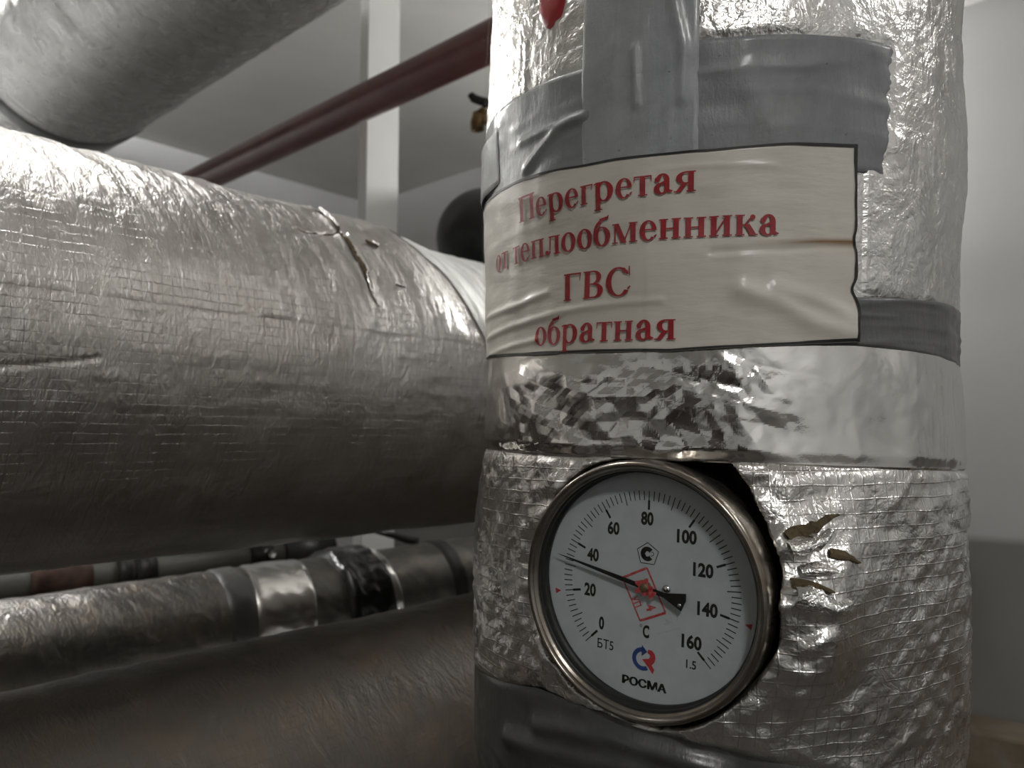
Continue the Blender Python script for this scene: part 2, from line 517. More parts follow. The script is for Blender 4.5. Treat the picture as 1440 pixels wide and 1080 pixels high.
# ------------------------------------------------------------------ lamps
def bulkhead(label, c, axis, strength, color, rad=.11):
    t = thing('bulkhead_lamp', label, 'lamp', c)
    lathe('lamp_base', c, axis, [(0.001, 0), (rad * 1.1, 0), (rad * 1.12, .012), (rad * 1.06, .028), (rad, .03)], 'lamp_base', t, 40)
    mm = 'lamp_glow_%d' % len(bpy.data.materials)
    M[mm] = emis_mat(mm, color, strength)
    prof = [(rad * .99 * math.cos(a), .028 + .055 * math.sin(a)) for a in np.linspace(0, math.pi / 2 * .98, 8)]
    lathe('diffuser', c, axis, prof, mm, t, 32)
    lathe('retaining_ring', c, axis, [(rad * .97, .030), (rad * 1.03, .030), (rad * 1.03, .037), (rad * .97, .037)], 'lamp_base', t, 40)
    return t
WARM = (1.0, .99, .975)
bulkhead('round white lamp on the ceiling above the thick foil pipe', dnz(.22, .84, ZC), (0, 0, -1), LAMP_A, WARM)
bulkhead('round white lamp high on the end wall', dnz(D1, .75, .72), -DV, LAMP_B, WARM)
bulkhead('added unseen fill lamp on the ceiling over the open aisle', np.array([.20, -.98, CZ + ZC]), (0, 0, -1), FILL_C, WARM)
bulkhead('added unseen lamp on the ceiling to brighten the back wall', dnz(.30, 2.05, ZC), (0, 0, -1), FILL_D, WARM)
bulkhead('added unseen fill lamp on the ceiling of the aisle near the end wall', dnz(1.0, -.95, ZC), (0, 0, -1), FILL_E, WARM)

# ================================================================== NEAR VERTICAL PIPE
KK = 1.0227
ZT = np.array([-1.5, -.30, -.1762, -.1647, -.1458, -.1306, -.108, -.0699, -.0314, -.012, .0076, .047, .0669, .0868, .1271, .1681, .2094, .2513, 1.2]) * KK
RT = np.array([.116, .116, .1174, .1197, .1219, .1225, .1233, .1243, .1238, .1225, .1213, .1215, .1222, .1228, .1251, .1258, .1253, .1255, .1255]) * KK
R0 = .125
def prof_r(z):
    return (np.interp(z - .006, ZT, RT) + np.interp(z, ZT, RT) + np.interp(z + .006, ZT, RT)) / 3
def axx(z): return .1096 + .03 * z
AXY = .4362
# thermometer frame (dial plane)
GC = np.array([.05602, .324063, -.060426])
GN = np.array([-0.56003153, -0.82817759, -0.02205836])
G1 = np.array([0.82790378, -0.55846415, -0.05189534])
G2 = np.array([0.03065975, -0.04732522, 0.99840889])

def lowf(s, z):
    return (fbm(s * 22, z * 16, 3, 3) - .5) * .0035 + (fbm(s * 60, z * 40, 9, 2) - .5) * .0012

def cyl(s, z, off):
    """room point on the vertical pipe at arc length s (0 = facing +y camera side), height z, offset off"""
    th = s / R0
    r = prof_r(z) + off
    return np.stack([axx(z) + r * np.sin(th), AXY - r * np.cos(th), z + CZ + 0 * s], -1)

def inv(u, v):
    d = ray(u, v); t = .3
    for k in range(30):
        z = d[2] * t; cx = axx(z); R = float(prof_r(np.array(z)))
        A = d[0] ** 2 + d[1] ** 2; B = d[0] * cx + d[1] * AXY; C = cx * cx + AXY ** 2 - R * R
        t = (B - math.sqrt(max(B * B - A * C, 0))) / A
    z = d[2] * t
    return math.atan2(d[0] * t - axx(z), AXY - d[1] * t) * R0, z

def interp_edge(tab):
    x = np.array([t[0] for t in tab]); y = np.array([t[1] for t in tab])
    return lambda s: np.interp(s, x, y)

# edges of things stuck to the pipe, in (s, z)
ftop = interp_edge([(-.4, .047), (.4, .046)])
fbot = interp_edge([(-.4, -.002), (-.164, -.0047), (-.064, -.0077), (.115, -.0141), (.4, -.02)])
btop = interp_edge([(-.4, -.125), (-.19, -.1213), (-.105, -.1103), (-.07, -.1136), (-.027, -.1194), (.0084, -.1266), (.05, -.137), (.1, -.150), (.4, -.16)])
ltop = interp_edge([(-.20, .1305), (-.17, .1298), (-.123, .1268), (-.0826, .1229), (-.03, .1208), (.0287, .1225), (.04, .1226)])
lbot = interp_edge([(-.20, .0450), (-.1756, .0441), (-.11, .0398), (-.046, .0370), (0, .0385), (.0306, .0403), (.04, .041)])

def gauge_rho(P):
    X = P - (GC + CAM)
    a = X @ G1; b_ = X @ G2
    return np.hypot(a, b_), np.arctan2(b_, a), X @ GN

def foil_disp(s, z):
    h = lowf(s, z)
    # crumples: diagonal folds and horizontal pleats
    c, sn = math.cos(.55), math.sin(.55)
    p, q = s * c + z * sn, -s * sn + z * c
    amp = .0008 * sstep(.0, -.03, z) + .0003
    h = h + amp * (ridged(p * 38, q * 95, 41, 3) - .5) * 1.3
    cz = sstep(.0, -.02, z)
    h = h + (.0012 * tin(s * 60 + z * 25, z * 80, 77) + .0008 * tin(s * 150, z * 190, 78)) * (.2 + .8 * cz) + .0004 * tin(s * 260, z * 280, 79)
    h = h + .00022 * cz * np.abs((z / .0056 + .15 * (fbm(s * 40, z * 8, 80, 2) - .5)) % 1.0 - .5)
    f1, f2 = worley(s * 85 + fbm(s * 60, z * 60, 5) * .7, z * 85 + fbm(s * 60, z * 60, 6) * .7, 8)
    h = h + .00025 * (f1 - .4)
    # vertical crimps at the right and left limbs
    h = h + .0008 * (ridged(s * 150, z * 22, 55, 2) - .5) * sstep(.07, .11, np.abs(s + .01))
    return h

NZ = 560
zz = np.concatenate([[-1.4 + .0, -.9, -.5, -.34], np.linspace(-.26, .30, NZ), [.33, .40, .50, .60, .655]])
ss = np.concatenate([np.linspace(-.2600, .2000, 520), np.linspace(.2000, 2 * math.pi * R0 - .2600, 70)[1:-1]])
S, Z = np.meshgrid(ss, zz, indexing='ij')
fd = foil_disp(S, Z)
under = np.maximum(np.maximum(sstep(fbot(S) - .004, fbot(S) + .002, Z) * sstep(ftop(S) + .1, ftop(S) + .085, Z) * ((S < .036)),
                              sstep(btop(S) + .003, btop(S) - .003, Z)),
                   sstep(.113, .118, Z) * sstep(.172, .167, Z) * sstep(.050, .045, S))
under = np.maximum(under, sstep(fbot(S) - .004, fbot(S) + .002, Z) * sstep(ftop(S) + .018, ftop(S) + .012, Z))
fd = fd * (1 - under) + (lowf(S, Z) - .0005) * under
def pucker(s, z, h, free):
    """foil gathered up round the thermometer"""
    Pq = cyl(s, z, h)
    rho, ga, gh = gauge_rho(Pq)
    front = gh > -.06
    pk = np.exp(-((rho - .056) / .019) ** 2) * front * free
    pkh = (tin(ga * 3.4, rho * 50, 12) - .5) * .0070 + (tin(ga * 8, rho * 130, 14) - .5) * .0035 + .0185 * np.exp(-((ga + .15) / .80) ** 2)
    return pk * pkh, ga, front
pkd, ga, front = pucker(S, Z, fd, 1 - under)
r_cav = .0524 + .0016 * (vnoise(ga * 3.3, 0, 21)) + .0065 * np.exp(-((ga - 1.15) / .30) ** 2)
fd2 = fd + pkd
P = cyl(S, Z, fd2)
rho, ga, gh = gauge_rho(P)
sink = sstep(r_cav + .0018, r_cav - .0012, rho) * front
P = P + (GN * 1.0) * (sink * (-.034 - gh))[..., None]
vp = thing('insulated_riser_pipe', 'upright foil wrapped pipe carrying the round thermometer and red lettered sign', 'pipe',
           (axx(-CZ), AXY, 0))
F = grid_faces(len(ss), len(zz), True)
cav = (sink.ravel()[F].mean(1) > .45).astype(int)
gaf = ga.ravel()[F].mean(1)
cav = cav * np.where((gaf > .6) & (gaf < 1.75), 2, 1)
UVv = np.stack([S, Z], -1)
mesh_obj('foil_jacket', P, F, ['foil_v', 'insul', 'dark_hole'], vp, UVv, mat_idx=cav)

# --- stuck-on patches -------------------------------------------------------
def patch(name, s0, s1, zlo, zhi, off, mat, parent, ds=.0016, dz=.0016, disp=None, edge_l=None, edge_r=None, attr=None, smooth=True):
    """sheet between two s limits and two z curves lying on the pipe; edges may be ragged functions of z"""
    ns = max(4, int((s1 - s0) / ds)); 
    su = np.linspace(0, 1, ns)
    sc = s0 + (s1 - s0) * su
    zl = np.array([zlo(x) if callable(zlo) else zlo for x in sc]); zh = np.array([zhi(x) if callable(zhi) else zhi for x in sc])
    nz = max(4, int(float((zh - zl).max()) / dz))
    tv = np.linspace(0, 1, nz)
    Zp = zl[:, None] + (zh - zl)[:, None] * tv[None]
    l = s0 + (edge_l(Zp) if edge_l else 0 * Zp); r = s1 + (edge_r(Zp) if edge_r else 0 * Zp)
    Sp = l + (r - l) * su[:, None]
    h = lowf(Sp, Zp) + off + (disp(Sp, Zp) if disp else 0)
    # a thin turned edge so the sheet has thickness
    edge = np.zeros_like(h); edge[0] = edge[-1] = 1; edge[:, 0] = edge[:, -1] = 1
    h = h - edge * min(off * .8, .0006)
    Pp = cyl(Sp, Zp, h)
    at = (attr[0], attr[1](Sp, Zp)) if attr else None
    return grid_obj(name, Pp, mat, parent, np.stack([Sp, Zp], -1), attr=at, smooth=smooth)

# bright crumpled foil band above the thermometer
def band_disp(s, z):
    wx = s + .016 * (vnoise(s * 22, z * 22, 91) - .5); wz = z + .016 * (vnoise(s * 22, z * 22, 92) - .5)
    left = sstep(.02, -.02, s)
    e = sstep(0, .006, z - fbot(s)) * sstep(.006, .022, ftop(s) - z)
    h = (.0024 * tin(wx * 48, wz * 48, 23) + .0017 * tin(wx * 85 + 3 + wz * 30, wz * 80, 29) + .0007 * tin(wx * 190, wz * 180, 30)) * (.32 + .68 * left) * (.3 + .7 * sstep(-.17, -.12, s))
    h += .0010 * (ridged(s * 130, z * 25, 19, 2)) * sstep(.05, .09, s)
    return h * (e * .9 + .1)
patch('foil_tape_band', -.235, .19, fbot, ftop, .0007, 'foil_tape', vp, .0009, .0007, band_disp, smooth=False)

def tape_wr(amp, sx, sz, seed):
    return lambda s, z: amp * np.maximum(0, ridged(s * sx, z * sz, seed, 2) - .55)
# wide duct tape round the upper part
def rag(seed, a): return lambda z: (vnoise(z * 260, 0, seed) - .5) * a + (vnoise(z * 700, 0, seed + 1) - .5) * a * .5
def uptape(s, z):
    h = tape_wr(.0016, 16, 60, 4)(s, z)
    h += .0015 * np.exp(-(seg_dist(s, z, [inv(742, 240), inv(760, 215), inv(790, 180), inv(825, 166)]) / .0022) ** 2)
    h += .0010 * np.exp(-(seg_dist(s, z, [inv(735, 200), inv(780, 180)]) / .0020) ** 2)
    return h
patch('duct_tape_strip', -.235, .0455, .112, interp_edge([(-.235, .176), (-.17, .1740), (-.083, .1674), (-.035, .1682), (.05, .168)]),
      .0008, 'tape_grey', vp, .0014, .0014, uptape, None, lambda z: rag(3, .0025)(z) + (z - .14) * .07)
# vertical strip over it
def vt(s, z):
    h = .0014 * np.maximum(0, ridged(s * 75, z * 9, 61, 2) - .5)
    h += .0018 * np.exp(-(seg_dist(s, z, [inv(895, 70), inv(897, 150)]) / .0014) ** 2)
    h += .0016 * np.exp(-(seg_dist(s, z, [inv(948, 0), inv(962, 70), inv(960, 140)]) / .0022) ** 2)
    return h
patch('duct_tape_strip', -.0862, -.0350, .116, .30, .0016, 'tape_light', vp, .0012, .0016, vt)
# loose tape end sticking out at the left limb
def tabd(s, z): return .0025 * sstep(-.215, -.185, s) * sstep(-.150, -.185, s) + .0005
patch('tape_tab', -.235, -.150, .133, .163, .0012, 'tape_grey', vp, .0014, .0014, tabd)
# lower strip emerging behind the sign, right
patch('duct_tape_strip', -.02, .235, interp_edge([(-.02, .037), (.032, .0389), (.121, .0354), (.24, .032)]),
      interp_edge([(-.02, .058), (.032, .0592), (.13, .0633), (.24, .066)]), .0011, 'tape_mid', vp, .0016, .0012,
      tape_wr(.0018, 14, 130, 35))
# bottom wrap
def bw(s, z):
    h = .0022 * np.maximum(0, ridged(s * 11 + z * 30, z * 42 + s * 14, 66, 2) - .45)
    h += .0032 * np.exp(-(seg_dist(s, z, [inv(760, 1018), inv(860, 1035), inv(950, 1060), inv(1010, 1080)]) / .0045) ** 2)
    h += .0030 * np.exp(-(seg_dist(s, z, [inv(720, 1035), inv(800, 1060), inv(900, 1080)]) / .0045) ** 2)
    return h * sstep(0, .008, btop(s) - z)
patch('duct_tape_wrap', -.235, .225, -.33, btop, .0012, 'tape_dark', vp, .0018, .0018, bw)
# dab of red paint
def blob(name, poly, off, mat, parent, frm):
    tri = geometry.tessellate_polygon([[Vector((a, b_, 0)) for a, b_ in poly]])
    return tri
def red_mark():
    ctr = inv(778, 5)
    pts = []
    for a in np.linspace(0, 2 * math.pi, 28, endpoint=False):
        rr = 1 + .12 * math.sin(3 * a + 1) + .06 * math.sin(7 * a)
        u = 777 + 20 * rr * math.cos(a); v = 3 - 39 * rr * math.sin(a) if math.sin(a) < 0 else 3 - 45 * math.sin(a)
        pts.append(inv(u, v))
    pts = np.array(pts); c = pts.mean(0)
    rings = []
    for k, f in enumerate((1.0, .9, .5, .05)):
        q = c + (pts - c) * f
        rings.append(cyl(q[:, 0], q[:, 1], lowf(q[:, 0], q[:, 1]) + (.0002, .0009, .0012, .0012)[k]))
    Pm = np.stack(rings, 1)
    uvm = np.stack([np.stack([c + (pts - c) * f for f in (1, .9, .5, .05)], 1)], 0)[0]
    grid_obj('red_paint_mark', Pm, 'red_paint', vp, uvm, wrap_u=True)['label'] = 'dab of red paint'
red_mark()

# torn brown insulation edges beside the thermometer
def strip_on(name, pts, widths, offs, mat, parent, surf, lab=None):
    """ribbon along a polyline in surface coordinates"""
    pts = np.array(pts, float); n = len(pts)
    # resample
    d = np.r_[0, np.cumsum(np.hypot(*np.diff(pts, axis=0).T))]
    m = max(8, int(d[-1] / .002)); q = np.linspace(0, d[-1], m)
    x = np.interp(q, d, pts[:, 0]); y = np.interp(q, d, pts[:, 1]); w = np.interp(q, d, widths)
    x = x + (vnoise(q * 300, 3, 7) - .5) * .0012; y = y + (vnoise(q * 300, 9, 8) - .5) * .0012
    tx = np.gradient(x); ty = np.gradient(y); L = np.hypot(tx, ty) + 1e-9
    nx, ny = -ty / L, tx / L
    w = w * (.7 + .6 * vnoise(q * 420, 1, 5))
    cols = []
    for f, o in zip((-1, -.4, .4, 1), offs):
        cols.append(surf(x + nx * w * f / 2, y + ny * w * f / 2, o + 0 * x))
    Pm = np.stack(cols, 1)
    uvm = np.stack([np.stack([x + nx * w * f / 2, y + ny * w * f / 2], -1) for f in (-1, -.4, .4, 1)], 1)
    ob = grid_obj(name, Pm, mat, parent, uvm)
    if lab: ob['label'] = lab
    return ob
def vsurf(s, z, o):
    h = foil_disp(s, z)
    return cyl(s, z, h + pucker(s, z, h, 1.0)[0] + o)
for pts, w in (([(1092, 752), (1118, 742), (1150, 728), (1166, 722)], [.004, .0045, .0028, .001]),
               ([(1142, 772), (1165, 776), (1190, 786)], [.003, .003, .001]),
               ([(1090, 810), (1115, 812), (1140, 818)], [.003, .003, .001])):
    strip_on('torn_edge', [inv(*p) for p in pts], w, (.0006, .0016, .0014, .0006), 'insul', vp, vsurf)
for pts, w in (([(1090, 765), (1112, 762), (1140, 752), (1150, 742)], [.004, .007, .005, .0015]),
               ([(1092, 826), (1112, 828), (1135, 836), (1158, 834)], [.007, .009, .005, .002]),
               ([(1102, 795), (1125, 790), (1150, 792)], [.003, .004, .001])):
    strip_on('foil_flap', [inv(*p) for p in pts], w, (.0008, .0042, .0036, .0010), 'foil_flap', vp, vsurf)

# clear packing film over the left flank
def filmd(s, z): return .0006 * np.maximum(0, ridged(s * 120, z * 12, 71, 2) - .5)
patch('clear_film', -.205, -.055, .034, .262, .0032, 'film', vp, .0016, .003, filmd)

# ================================================================== SIGN
def sign_disp(s, z):
    h = .0005 * (ridged(s * 7 + 3, z * 60 + s * 12, 15, 2) - .4)
    def ridge(px, a, w): return .65 * a * np.exp(-(seg_dist(s, z, [inv(*p) for p in px]) / w) ** 2)
    h += ridge([(1040, 408), (1090, 425), (1140, 455), (1195, 470)], .0024, .0040)
    h += ridge([(1090, 405), (1150, 425), (1195, 450)], .0016, .0032)
    h += ridge([(690, 450), (730, 432), (775, 412)], .0012, .0016)
    h += ridge([(692, 478), (740, 455), (830, 432), (930, 423)], .0011, .0016)
    h += ridge([(695, 500), (760, 478)], .0009, .0014)
    h += ridge([(690, 360), (760, 318), (860, 288)], .0002, .0022)
    h += ridge([(1000, 356), (1100, 352), (1198, 348)], -.0009, .0013)
    h += ridge([(930, 240), (1000, 234), (1090, 236)], .0005, .0012)
    return h
SIGN_OFF = .0022
def sright(z):
    return -.0022 * np.exp(-((z - .062) / .0035) ** 2) - .0010 * np.exp(-((z - .083) / .003) ** 2) + .0012 * np.exp(-((z - .053) / .004) ** 2) + (z - .08) * -.03
sign = thing('paper_sign', 'cream paper sign with four lines of red Cyrillic lettering taped to the upright pipe', 'sign',
             cyl(np.array(-.08), np.array(.037), np.array(.002)))
def stain(s, z):
    zl = np.interp(s, [-.02, .031], [.0805, .0818])
    a = np.exp(-((z - zl) / .0009) ** 2) * sstep(-.025, .02, s) * .95
    b_ = np.exp(-((z - zl + .0012) / .003) ** 2) * sstep(.0, .03, s) * .35
    return np.clip(a + b_, 0, 1)
patch('sheet', -.190, .0305, lbot, ltop, SIGN_OFF, 'paper', sign, .0010, .0010, sign_disp, None, sright, ('stain', stain))
def sgn(s, z, o=.00025):
    return cyl(s, z, lowf(s, z) + SIGN_OFF + sign_disp(s, z) + o)
def border(ptsfun, n, w, inward):
    t = np.linspace(0, 1, n)
    a = np.array([ptsfun(x) for x in t])
    ww = w * (.75 + .5 * vnoise(t * 14, 2, 33))
    b_ = a + np.array(inward)[None] * ww[:, None]
    Pm = np.stack([sgn(a[:, 0], a[:, 1]), sgn(b_[:, 0], b_[:, 1])], 1)
    grid_obj('border_line', Pm, 'black_ink', sign, np.stack([a, b_], 1))
border(lambda t: (-.189 + t * (.2195 + float(sright(np.array(.1215)))), float(ltop(-.189 + t * .2195)) - .0002), 200, .0012, (0, -1))
border(lambda t: (-.189 + t * (.2195 + float(sright(np.array(.0405)))), float(lbot(-.189 + t * .2195)) + .0002), 200, .0011, (0, 1))
def rb(t):
    z = .0402 + t * (.1224 - .0402)
    return (.0304 + float(sright(np.array(z))), z)
border(rb, 120, .0013, (-1, 0))

# --- serif lettering -------------------------------------------------------
class Glyph:
    def __init__(self): self.q = []                     # quads in em units
    def rect(self, x0, y0, x1, y1): self.line((x0, (y0 + y1) / 2), (x1, (y0 + y1) / 2), abs(y1 - y0)) if abs(x1 - x0) >= abs(y1 - y0) else self.line(((x0 + x1) / 2, y0), ((x0 + x1) / 2, y1), abs(x1 - x0))
    def line(self, a, b, w, w2=None, horiz=False):
        w2 = w if w2 is None else w2
        a = np.array(a, float); b = np.array(b, float)
        L = np.hypot(*(b - a)); n = max(1, int(L / .06))
        nrm = np.array([1.0, 0]) if horiz else np.array([-(b - a)[1], (b - a)[0]]) / L
        for k in range(n):
            t0, t1 = k / n, (k + 1) / n
            p, q = a + (b - a) * t0, a + (b - a) * t1
            wa, wb = w + (w2 - w) * t0, w + (w2 - w) * t1
            self.q.append([p - nrm * wa / 2, q - nrm * wb / 2, q + nrm * wb / 2, p + nrm * wa / 2])
    def ring(self, cx, cy, rx, ry, ix, iy, a0=0, a1=360, dx=0):
        n = max(4, int(abs(a1 - a0) / 12))
        for k in range(n):
            f = [math.radians(a0 + (a1 - a0) * j / n) for j in (k, k + 1)]
            o = [np.array([cx + rx * math.cos(x), cy + ry * math.sin(x)]) for x in f]
            i = [np.array([cx + dx + ix * math.cos(x), cy + iy * math.sin(x)]) for x in f]
            self.q.append([o[0], o[1], i[1], i[0]])
    def dot(self, cx, cy, r): self.ring(cx, cy, r, r, .001, .001)
    def foot(self, x0, x1, y=0, e=.05, h=.03): self.rect(x0 - e, y, x1 + e, y + h)
XH, CH, ST, SF = .462, .662, .122, .030
def stem(g, x, y0=0, y1=XH, w=ST, lo=True, hi=True, e=.045):
    g.rect(x, y0, x + w, y1)
    if lo: g.foot(x, x + w, y0, e)
    if hi: g.foot(x, x + w, y1 - SF, e)
def glyph(ch):
    g = Glyph()
    if ch == 'П':
        stem(g, .075, 0, CH, .15); stem(g, .53, 0, CH, .15); g.rect(.03, CH - .05, .73, CH); return g, .76
    if ch == 'Г':
        stem(g, .085, 0, CH, .15); g.rect(.04, CH - .04, .56, CH); g.line((.55, CH), (.535, .46), .04, .012); return g, .60
    if ch == 'В':
        stem(g, .085, 0, CH, .15); g.rect(.20, CH - .035, .36, CH); g.rect(.20, 0, .38, .035); g.rect(.20, .325, .36, .36)
        g.ring(.34, .50, .225, .162, .085, .125, -90, 90); g.ring(.36, .178, .26, .178, .11, .14, -90, 90); return g, .665
    if ch == 'С':
        g.ring(.37, .331, .335, .345, .185, .305, 38, 322); g.line((.655, .68), (.665, .46), .03, .02)
        g.line((.60, .155), (.675, .215), .05, .03); g.line((.50, .62), (.63, .50), .09, .03); return g, .71
    if ch == 'е':
        g.ring(.225, .228, .20, .242, .085, .208, 0, 318, .012); g.rect(.12, .235, .405, .268); g.line((.37, .075), (.425, .125), .05, .02); return g, .45
    if ch == 'р':
        stem(g, .075, -.205, XH, ST, True, False); g.line((.02, XH - .045), (.10, XH - .015), .032); g.ring(.285, .228, .24, .242, .105, .205, -150, 150); return g, .56
    if ch == 'г':
        stem(g, .075); g.rect(.03, XH - .035, .375, XH); g.line((.372, XH), (.36, .31), .04, .012); return g, .40
    if ch == 'т':
        stem(g, .165, 0, XH, ST, True, False); g.rect(.02, XH - .035, .43, XH); g.line((.035, XH), (.025, .31), .035, .012); g.line((.417, XH), (.427, .31), .035, .012); return g, .45
    if ch == 'а':
        g.line((.335, .05), (.335, .33), ST); g.ring(.235, .315, .160, .158, .04, .118, 0, 165); g.dot(.115, .335, .062)
        g.ring(.205, .125, .17, .135, .06, .095, 60, 360, .02); g.line((.19, .235), (.31, .285), .05); g.line((.36, .055), (.47, .045), .10, .02); return g, .49
    if ch == 'я':
        stem(g, .33); g.rect(.24, XH - .035, .36, XH); g.rect(.24, .18, .36, .212); g.ring(.27, .32, .215, .142, .085, .108, 90, 270)
        g.line((.255, .205), (.115, .02), .125, horiz=True); g.rect(.0, 0, .17, SF); return g, .52
    if ch == 'о':
        g.ring(.25, .228, .228, .244, .095, .21); return g, .50
    if ch == 'л':
        stem(g, .345); g.rect(.14, XH - .035, .40, XH); g.line((.20, XH), (.175, .12), .045, .05); g.ring(.10, .10, .10, .10, .035, .05, -180, 0); g.dot(.06, .07, .055); return g, .53
    if ch == 'б':
        g.ring(.25, .215, .228, .232, .095, .198); g.ring(.30, .30, .278, .32, .215, .215, 105, 200); g.line((.20, .60), (.42, .645), .07, .06); g.line((.40, .615), (.435, .70), .06, .02); return g, .50
    if ch == 'п':
        stem(g, .075); stem(g, .365); g.rect(.04, XH - .035, .52, XH); return g, .565
    if ch == 'м':
        stem(g, .49, 0, XH, ST); g.line((.10, 0), (.10, XH), .035); g.foot(.085, .115, 0, .06); g.foot(.06, .14, XH - SF, .03)
        g.line((.13, XH), (.325, 0), .13, horiz=True); g.line((.325, .02), (.51, XH), .035, horiz=True); return g, .68
    if ch == 'н':
        stem(g, .075); stem(g, .365); g.rect(.15, .215, .42, .252); return g, .565
    if ch == 'и':
        stem(g, .075); stem(g, .365); g.line((.17, .06), (.39, .40), .045, horiz=True); return g, .565
    if ch == 'к':
        stem(g, .075); g.rect(.18, .215, .27, .25); g.line((.25, .23), (.385, .40), .045); g.dot(.415, .405, .058)
        g.line((.285, .25), (.425, .02), .135, horiz=True); g.rect(.33, 0, .53, SF); return g, .53
    return g, .25
def text_line(txt, cs, zb, width, slope):
    gl = [glyph(c) for c in txt]
    tot = sum(w for _, w in gl)
    em = .0181; kx = width / tot
    x = cs - width / 2
    V, F = [], []
    UVs = []
    for g, w in gl:
        for q in g.q:
            i = len(UVs)
            for p in q:
                s_ = x + p[0] * kx; UVs.append((s_, zb + p[1] * em * 1.02 + slope * (s_ - cs)))
            F.append((i, i + 1, i + 2, i + 3))
        x += w * kx
    UVs = np.array(UVs)
    V = sgn(UVs[:, 0], UVs[:, 1], .0008)
    ob = mesh_obj('text_line', V, np.array(F), 'red_ink', sign, UVs, smooth=False)
    return ob
text_line('Перегретая', -.0805, .1043, .0905, -.019)
text_line('от теплообменника', -.0785, .0850, .1515, -.021)
text_line('ГВС', -.0790, .0624, .0345, -.03)
text_line('обратная', -.0785, .0430, .0715, -.035)

# ================================================================== THERMOMETER
GO = GC + CAM
def gp(x, y, h=0.0):
    """thermometer coordinates in millimetres -> room"""
    return GO + (x * G1 + y * G2) * .001 + GN * h * .001
def dp(u, v, h=0.0):
    d = ray(u, v); c = GC + h * .001 * GN
    t = (c @ GN) / (d @ GN); X = d * t - c
    return X @ G1 * 1000, X @ G2 * 1000
gauge = thing('dial_thermometer', 'round steel dial thermometer with white face set into the upright pipe', 'thermometer', GO - GN * .032)
def glathe(name, prof, mat, parent, seg=96, smooth=True):
    t = np.linspace(0, 2 * math.pi, seg, endpoint=False)
    Pm = np.stack([np.stack([gp(r * math.cos(x), r * math.sin(x), h) for r, h in prof]) for x in t])
    uvm = np.stack(np.meshgrid(t * .05, np.arange(len(prof)) * .002, indexing='ij'), -1)
    return grid_obj(name, Pm, mat, parent, uvm, wrap_u=True, smooth=smooth)
glathe('case', [(.1, -31), (46, -31), (49.5, -29), (50.2, -27), (50.2, -6), (49.8, -3)], 'steel_case', gauge)
bz = glathe('bezel', [(50.0, -5.5), (52.2, -5.0), (52.6, -3.5), (52.6, 8.4), (52.3, 10.2), (51.6, 11.4), (50.7, 11.8), (49.9, 11.2), (49.4, 9.8),
                 (49.0, 9.2), (48.4, 9.0), (48.2, 8.2), (48.2, 6.8)], 'steel', gauge, 128)
glathe('gasket', [(48.6, 7.6), (47.6, 7.4), (47.4, 6.6), (48.0, 6.2), (48.1, 2.6), (47.2, 2.4), (47.1, .5), (48.3, .2)], 'rubber', gauge, 96)
dial = glathe('dial', [(.05, 0), (20, 0), (48.6, 0), (48.6, -1.0)], 'dial', gauge, 96, False)
def flat_polys(name, polys, h, mat, parent, thick=0.0):
    V, F = [], []
    for poly in polys:
        i0 = len(V)
        for x, y in poly: V.append(gp(x, y, h))
        for t in geometry.tessellate_polygon([[Vector((x, y, 0)) for x, y in poly]]):
            a, b_, c = t
            F.append((i0 + a, i0 + b_, i0 + c))
        if thick:
            n = len(poly)
            j0 = len(V)
            for x, y in poly: V.append(gp(x, y, h - thick))
            for k in range(n): F.append((i0 + k, i0 + (k + 1) % n, j0 + (k + 1) % n, j0 + k))
    return mesh_obj(name, V, F, mat, parent, smooth=False)
def bar(x0, y0, x1, y1, w):
    L = math.hypot(x1 - x0, y1 - y0); nx, ny = -(y1 - y0) / L * w / 2, (x1 - x0) / L * w / 2
    return [(x0 + nx, y0 + ny), (x1 + nx, y1 + ny), (x1 - nx, y1 - ny), (x0 - nx, y0 - ny)]
def pol(r, a): return r * math.cos(a), r * math.sin(a)
ticks = []
for k in range(81):
    a = math.radians(225 - k * 270 / 80)
    inn = 35.5 if k % 5 else 33.9
    ticks.append(bar(*pol(39.5, a), *pol(inn, a), .40))
    if k % 10 == 0: ticks.append(bar(*pol(35.6, a), *pol(31.7, a), .95))
flat_polys('scale_marks', ticks, .06, 'black_ink', dial)['label'] = 'fine black scale ticks'
for sg in (-1, 1):
    a = math.radians(191.25) if sg < 0 else math.radians(-11.25)
    c = np.array(pol(43.2, a)); rd = -c / np.hypot(*c); tn = np.array([-rd[1], rd[0]])
    flat_polys('limit_mark', [[tuple(c + rd * 1.5), tuple(c - rd * 1.3 + tn * 1.25), tuple(c - rd * 1.3 - tn * 1.25)]], .06, 'logo_red', dial)['label'] = 'small red triangle'
